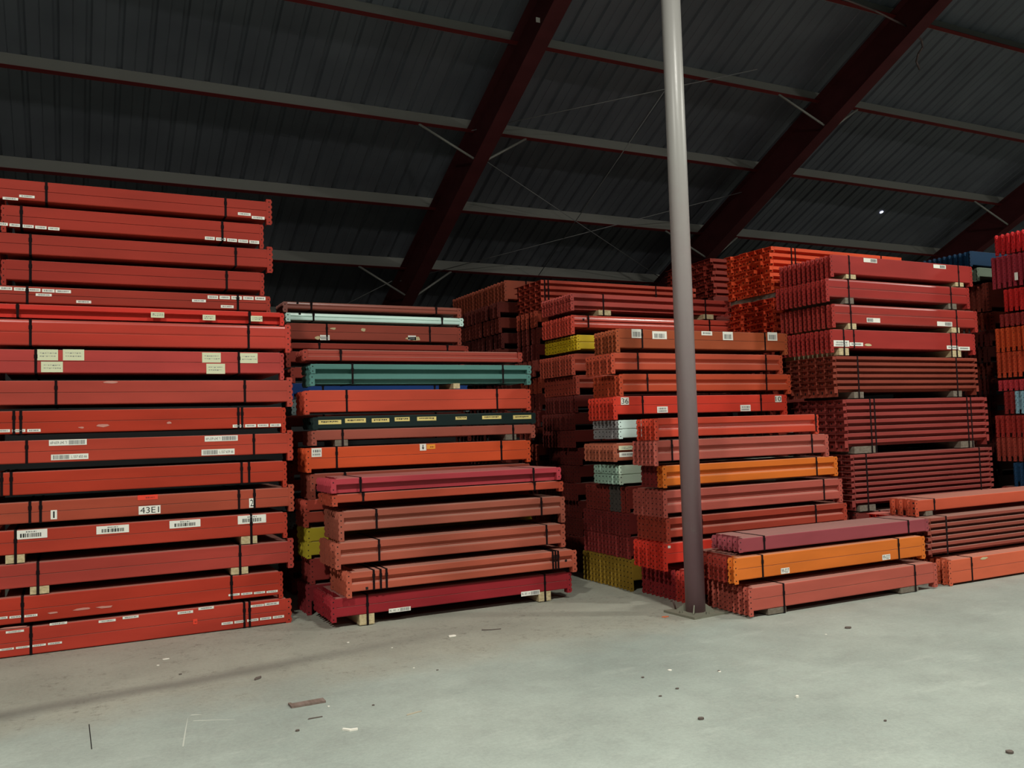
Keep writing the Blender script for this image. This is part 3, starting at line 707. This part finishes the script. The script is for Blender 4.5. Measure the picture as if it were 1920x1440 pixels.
# ------------------------------------------------------------------ right stack
DR = (150,44,40)
D = [
 dict(ref=1563, t=477, b=512, l=1562, r=1816, p='plain', c=DR, n=12, s=(1592,1796), blk=((1586,1604),(1790,1805)), drop=.06, lab='dark red beam bundle on the very top of the right stack', dust=.2,
      stick=[(1619,484,1644,493,'br'),(1750,496,1773,504,'br')]),
 dict(ref=1556, t=521, b=556, l=1555, r=1812, p='soft', c=DR, n=12, s=(1591,1782), blk=((1584,1600),(1777,1792)), bmat=BLOCKD, rough=.3, drop=.06, lab='glossy dark red beam bundle, second from top of the right stack'),
 dict(ref=1566, t=569, b=605, l=1565, r=1826, p='soft', c=(152,48,42), n=12, s=(1595,1793), blk=((1590,1605),(1783,1798)), drop=.05, rough=.3, lab='dark red beam bundle, third from top of the right stack, with two white labels',
      stick=[(1625,596,1650,605,'bl'),(1757,603,1785,612,'br')]),
 dict(ref=1563, t=617, b=652, l=1562, r=1822, p='plain', c=DR, n=12, s=(1582,1601,1783,1793), blk=((1573,1591),(1783,1801)), drop=.05, lab='dark red beam bundle with torn white labels, fourth from top of the right stack',
      stick=[(1563,638,1592,650,'two'),(1593,642,1618,649,'w'),(1620,643,1636,650,'t1'),(1775,648,1796,655,'w'),(1797,650,1818,657,'w')]),
 dict(ref=1570, t=667, b=735, l=1569, r=1828, p='nest', nrow=6, c=(132,56,44), n=6, cw=.12, s=(1609,1794), blk=((1600,1618),(1786,1802)), bmat=BLOCKD, lab='nested brownish red beam bundle of six thin layers in the right stack', dust=.25),
 dict(ref=1590, t=748, b=838, l=1589, r=1848, p='nest', nrow=7, c=(140,54,50), n=6, cw=.125, s=(1633,1641,1815,1822), blk=((1600,1640),(1800,1825)), bmat=BLOCKD, lab='nested dark red beam bundle of seven layers with doubled straps', dust=.25),
 dict(ref=1603, t=852, b=949, l=1603, r=1858, p='nest', nrow=9, c=(136,56,52), n=6, cw=.125, s=(1626,1839), blk=((1610,1640),(1820,1845)), bmat=BLOCKD, lab='nested maroon beam bundle of nine layers, lowest visible in the right stack', dust=.25),
]
zb = onY(1600, 962, 6.6).z
stack(6.6, 'beam bundles of the right stack', D, zfloor=zb)
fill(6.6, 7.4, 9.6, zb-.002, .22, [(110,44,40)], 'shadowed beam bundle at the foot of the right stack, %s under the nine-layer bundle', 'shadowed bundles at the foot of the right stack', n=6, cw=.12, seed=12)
# orange nested bundles behind the right stack
z1 = onY(1450, 461, 7.55).z; z0 = onY(1450, 548, 7.55).z
xo = onY(1450, 480, 7.55).x; xe = onY(1683, 485, 7.55).x
GO = 'nested bundles behind the right stack'
bundle(z0, z1, 7.55, xo, xe, 'nest', 6, (222,76,44), 'bright orange nested beam bundle rising behind the top of the right stack', GO, cw=.13, nrow=7, straps=(xo+.28, xo+.34, xe-.3), jit=.03)
z2 = onY(1445, 557, 7.55).z; z3 = onY(1445, 624, 7.55).z
bm_o = bundle(z3, z2, 7.55, xo+.0, xe, 'nest', 6, (205,66,42), 'orange nested beam bundle below the brightest one, partly behind the brown labelled bundle', GO, cw=.13, nrow=6, jit=.03, straps=(xo+.3,), blocks=((xo+.02, xo+.2), (xe-.4, xe-.2)), zb=z3-.019, zp0=z3)
for k in range(2):
    bm = bmesh.new(); a = xo+(.01 if k == 0 else 1.7); add_box(bm, 0, .16, .01, .77, 0, z0-z2-.004)
    tag(obj('spacer_plank', bm, BLOCKD, None, (a, 7.55, z2+.002)), ('grey plank between the two orange nested bundles, at their left end', 'grey plank between the two orange nested bundles, at their hidden right end')[k], 'plank')
fill(7.55, xo, xe, z3-.025, .25, [(150,52,40),(130,46,38)], 'hidden nested beam bundle behind the right stack, %s below the orange ones', GO, n=6, cw=.13, seed=21)
z1 = onY(1340, 484, 9.4).z; xh = onY(1340, 500, 9.4).x
bundle(z1-.52, z1, 9.4, xh, xh+2.2, 'nest', 7, (150,52,42), 'dark red nested beam bundle just right of the grey column at the top', GO, cw=.15, nrow=6, straps=(xh+.4, xh+1.8), jit=.03)
fill(9.4, xh, xh+2.2, z1-.525, .24, [(120,44,38)], 'hidden dark beam bundle right of the column, %s below the dark red nested one', GO, n=6, cw=.13, seed=23)
# ------------------------------------------------------------------ low pile at the right edge
LX = 2.2
def px_r(l, y, Y): return onY(l, y, Y).x+LX
z1 = onY(1722, 938, 5.84).z; z0 = onY(1722, 960, 5.84).z
e1 = onY(1722, 940, 5.84).x
z21 = onY(1745, 971, 5.72).z; z20 = onY(1745, 1043, 5.72).z; e2 = onY(1746, 1000, 5.72).x
z31 = onY(1786, 1050, 5.6).z; z30 = onY(1786, 1095, 5.6).z; e3 = onY(1786, 1070, 5.6).x
GE = 'beam bundles of the low pile at the right edge'
bundle(z0, z1, 5.84, e1, e1+LX, 'plain', 4, (184,74,52), 'orange-red beam bundle lying on top of the low pile at the right edge', GE, cw=.09, zp0=z21+.004, straps=(onY(1752, 950, 5.84).x,),
       blocks=((e1+.1, e1+.2),), zb=z21+.002, bmat=BLOCKD)
bundle(z20, z21, 5.72, e2, e2+LX, 'nest', 6, (140,64,54), 'nested brownish red beam bundle of six layers in the low right pile', GE, cw=.12, nrow=6, straps=(onY(1775, 1000, 5.72).x,), zp0=z20-.01,
       colfn=lambda c, r: (196,48,42) if c > 1 else None)
bundle(z30, z31, 5.6, e3, e3+LX, 'box', 11, (198,88,62), 'light orange-red bottom beam bundle of the low pile at the right edge', GE, zp0=.003, zp1=z31, straps=(onY(1823, 1080, 5.6).x,), stick=[(1835,1043,1855,1050,'t5')])
# ------------------------------------------------------------------ stack at the far right edge
XF, YF = 9.95, 5.95
GF = 'beam bundles of the stack cut by the right edge'
def fr(ya, yb): return onX(1903, yb, XF).z, onX(1903, ya, XF).z
for (ya, yb, n, c, lb) in ((434, 474, 11, (190,38,40), 'crimson bundle topmost of the stack cut by the right edge'),
                           (475, 537, 12, (164,50,60), 'pink-red beam bundle with a small white tag at the right edge'),
                           (540, 583, 10, (196,42,40), 'bright red beam bundle set back at the right edge, under the pink-red one'),
                           (586, 611, 11, (150,48,46), 'thin dark red beam bundle at the right edge, above the orange ones'),
                           (612, 658, 12, (206,76,42), 'upper orange beam bundle at the right edge'),
                           (658, 707, 12, (196,72,46), 'lower orange beam bundle at the right edge'),
                           (711, 732, 12, (190,56,62), 'thin pink beam bundle at the right edge, above the light blue one'),
                           (733, 776, 11, (150,176,190), 'light blue beam bundle at the right edge'),
                           (778, 820, 13, (166,50,44), 'red beam bundle directly under the light blue one at the right edge'),
                           (820, 865, 13, (170,66,54), 'brick red beam bundle second under the light blue one'),
                           (867, 912, 10, (44,66,96), 'dark blue beam bundle low in the stack at the right edge')):
    za, zb_ = fr(ya, yb)
    tf = bundle(za+(zb_-za)*.2, zb_, YF, XF, XF+LX, 'plain', n, c, lb, GF, cw=.066, zp0=za, zp1=zb_, leg=.05, straps=(XF+.4, XF+1.8), colfn=(lambda c_, r: (150,44,42) if c_ > 8 else None) if ya == 733 else None)
    if ya == 475:
        q = onX(1906, 518, XF-.05); bm = bmesh.new(); add_box(bm, -.001, 0, -.02, .02, -.045, .045)
        obj('label', bm, PAPER, tf, (XF-.056-tf.location.x, q.y-YF, q.z-tf.location.z))
za = fr(867, 912)[0]-.004
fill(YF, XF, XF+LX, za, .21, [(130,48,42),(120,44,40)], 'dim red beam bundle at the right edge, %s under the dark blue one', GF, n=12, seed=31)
# ------------------------------------------------------------------ dim stack behind, between the right stack and the right edge
GG = 'beam bundles of the dim stack behind the right stack'
YG = 7.2; 
def gz(y): return onY(1860, y, YG).z
xg = onY(1858, 560, YG).x
rows = [(474, 500, (30,46,70), -.32, 'plain', 'dark blue beam bundle on top of the dim stack behind the right stack'),
        (503, 520, (98,102,88), -.2, 'plain', 'grey-green beam bundle under the dark blue one'),
        (529, 575, (128,54,44), 0, 'box', 'brown beam bundle under the grey-green one, behind the right stack'),
        (583, 605, (140,56,42), .05, 'plain', 'brown beam bundle fourth from top in the dim rear stack')]
pz = None
for i, (a, b_, c, dx, pf, lb) in enumerate(rows):
    z1 = gz(a); z0 = gz(b_); nx = gz(rows[i+1][0]) if i+1 < len(rows) else gz(618)
    bundle(z0, z1, YG, xg+dx, xg+dx+2.2, pf, 10, c, lb, GG, zp0=nx+.002, straps=(xg+.3,), cw=.075)
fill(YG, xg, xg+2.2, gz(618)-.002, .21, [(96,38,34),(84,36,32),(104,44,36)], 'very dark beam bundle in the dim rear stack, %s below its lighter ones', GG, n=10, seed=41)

# ------------------------------------------------------------------ bits on the floor
def scrap(name, x, y, pts, h, mat, label, cat, rz=0):
    p = onZ(x, y); bm = bmesh.new(); add_prism(bm, pts, 'z', 0, h)
    o = obj(name, bm, mat, None, (p.x, p.y, .0005)); o.rotation_euler.z = rz; tag(o, label, cat); return o
def blob(w, d, n, seed):
    r = random.Random(seed); return [(w/2*math.cos(2*math.pi*k/n)*r.uniform(.6, 1), d/2*math.sin(2*math.pi*k/n)*r.uniform(.6, 1)) for k in range(n)]
def rect(w, d): return [(-w/2, -d/2), (w/2, -d/2), (w/2, d/2), (-w/2, d/2)]
DK = flat('debris', (92, 82, 76), .9); PP = flat('scrap_paper', (235, 232, 220), .8)
scrap('wood_piece', 577, 1320, [(-.105,-.034),(.1,-.038),(.102,.032),(-.085,.03),(-.09,.05),(-.105,.05)], .012, wood((128,112,104), 'slat'), 'flat brown broken wood slat lying on the floor in front', 'wood piece', .03)
scrap('bark_piece', 483, 1273, blob(.09, .035, 9, 2), .009, DK, 'dark bark-like chip on the floor left of the slat', 'debris', .9)
scrap('paper_scrap', 848, 1193, blob(.09, .06, 8, 3), .006, PP, 'white paper scrap on the floor in front of the crimson bundle', 'paper scrap')
scrap('paper_scrap', 312, 1236, blob(.06, .03, 7, 4), .004, PP, 'small white paper scrap on the floor before the left stack', 'paper scrap')
scrap('twig', 590, 1347, [(-.04,-.004),(.045,-.002),(.045,.003),(-.03,.006)], .005, DK, 'thin dark twig on the floor just below the slat', 'debris')
scrap('curled_shaving', 657, 1369, [(-.04,.02),(-.01,-.02),(.035,-.024),(.036,-.012),(0,-.008),(-.03,.026)], .01, PP, 'curled white shaving on the floor near the bottom edge', 'debris')
scrap('wood_splinter', 777, 1338, [(-.05,-.014),(.045,.008),(.05,.014),(-.045,-.004)], .006, flat('splinter', (180,170,150), .9), 'pale wood splinter on the floor right of the slat', 'debris')
scrap('bent_twig', 925, 1181, [(-.09,.03),(-.02,-.005),(.06,-.02),(.06,-.012),(-.02,.006),(-.08,.04)], .006, DK, 'dark twisted twig on the floor right of the white scrap', 'debris')
scrap('orange_scrap', 1247, 1157, blob(.085, .05, 8, 6), .004, flat('orange_scrap', (205, 110, 70), .8), 'orange scrap on the floor left of the column base', 'debris')
scrap('pale_pebble', 1495, 1308, blob(.025, .02, 7, 8), .012, PP, 'pale pebble on the open floor at the right', 'pebble')
for k, (x, y, s) in enumerate(((1270,1292,.02),(1315,1349,.035),(1238,1306,.018),(820,1257,.015),(1205,1271,.02),(1893,1412,.04),(1590,1178,.05),(655,1375,.0),(558,1371,.025),(338,1265,.02),(1660,1352,.018),(700,1323,.018),(1348,1259,.02))):
    if s: scrap('stone_chip', x, y, blob(s*1.3, s, 7, 20+k), min(.01, s*.3), DK, 'small dark stone chip scattered on the concrete floor', 'stone chip')['group'] = 'dark chips on the floor'
for k, (x, y, s) in enumerate(((296,1248,.02),(653,1205,.02),(735,1215,.012),(776,1253,.012),(616,1325,.012),(1256,1257,.03),(1349,1260,.02),(1549,1190,.014),(688,1373,.0))):
    if s: scrap('white_chip', x, y, blob(s*1.3, s, 6, 50+k), .004, PP, 'tiny white chip scattered on the concrete floor', 'chip')['group'] = 'white chips on the floor'
# rubbed chalk lines and a saw cut in the slab
CH = flat('chalk', (178, 182, 172), .95)
for (xa, ya, xb, yb, w, lb) in ((358, 1341, 378, 1340, .02, 'short white chalk line on the floor, upper left of the chalk corner'), (362, 1352, 440, 1349, .014, 'longer white chalk line on the floor at the chalk corner'),
                                (343, 1400, 352, 1346, .008, 'faint white chalk line running towards the camera')):
    a = onZ(xa, ya); b_ = onZ(xb, yb); d = (b_-a); u = Vector((-d.y, d.x, 0)).normalized()*w/2
    bm = bmesh.new(); add_prism(bm, [tuple((q)[:2]) for q in (Vector((0,0,0))-u, d*.5-u*.6, d-u*.3, d+u*.3, d*.45+u, u)], 'z', .0003, .0009)
    tag(obj('chalk_line', bm, CH, None, (a.x, a.y, 0)), lb, 'chalk line')
a = onZ(167, 1358); b_ = onZ(172, 1405); d = b_-a; u = Vector((-d.y, d.x, 0)).normalized()*.0025
bm = bmesh.new(); add_prism(bm, [tuple(q[:2]) for q in (-u, d-u, d+u, u)], 'z', .0003, .0008)
tag(obj('floor_crack', bm, HOLE, None, (a.x, a.y, 0)), 'short straight dark crack in the floor at lower left', 'crack')
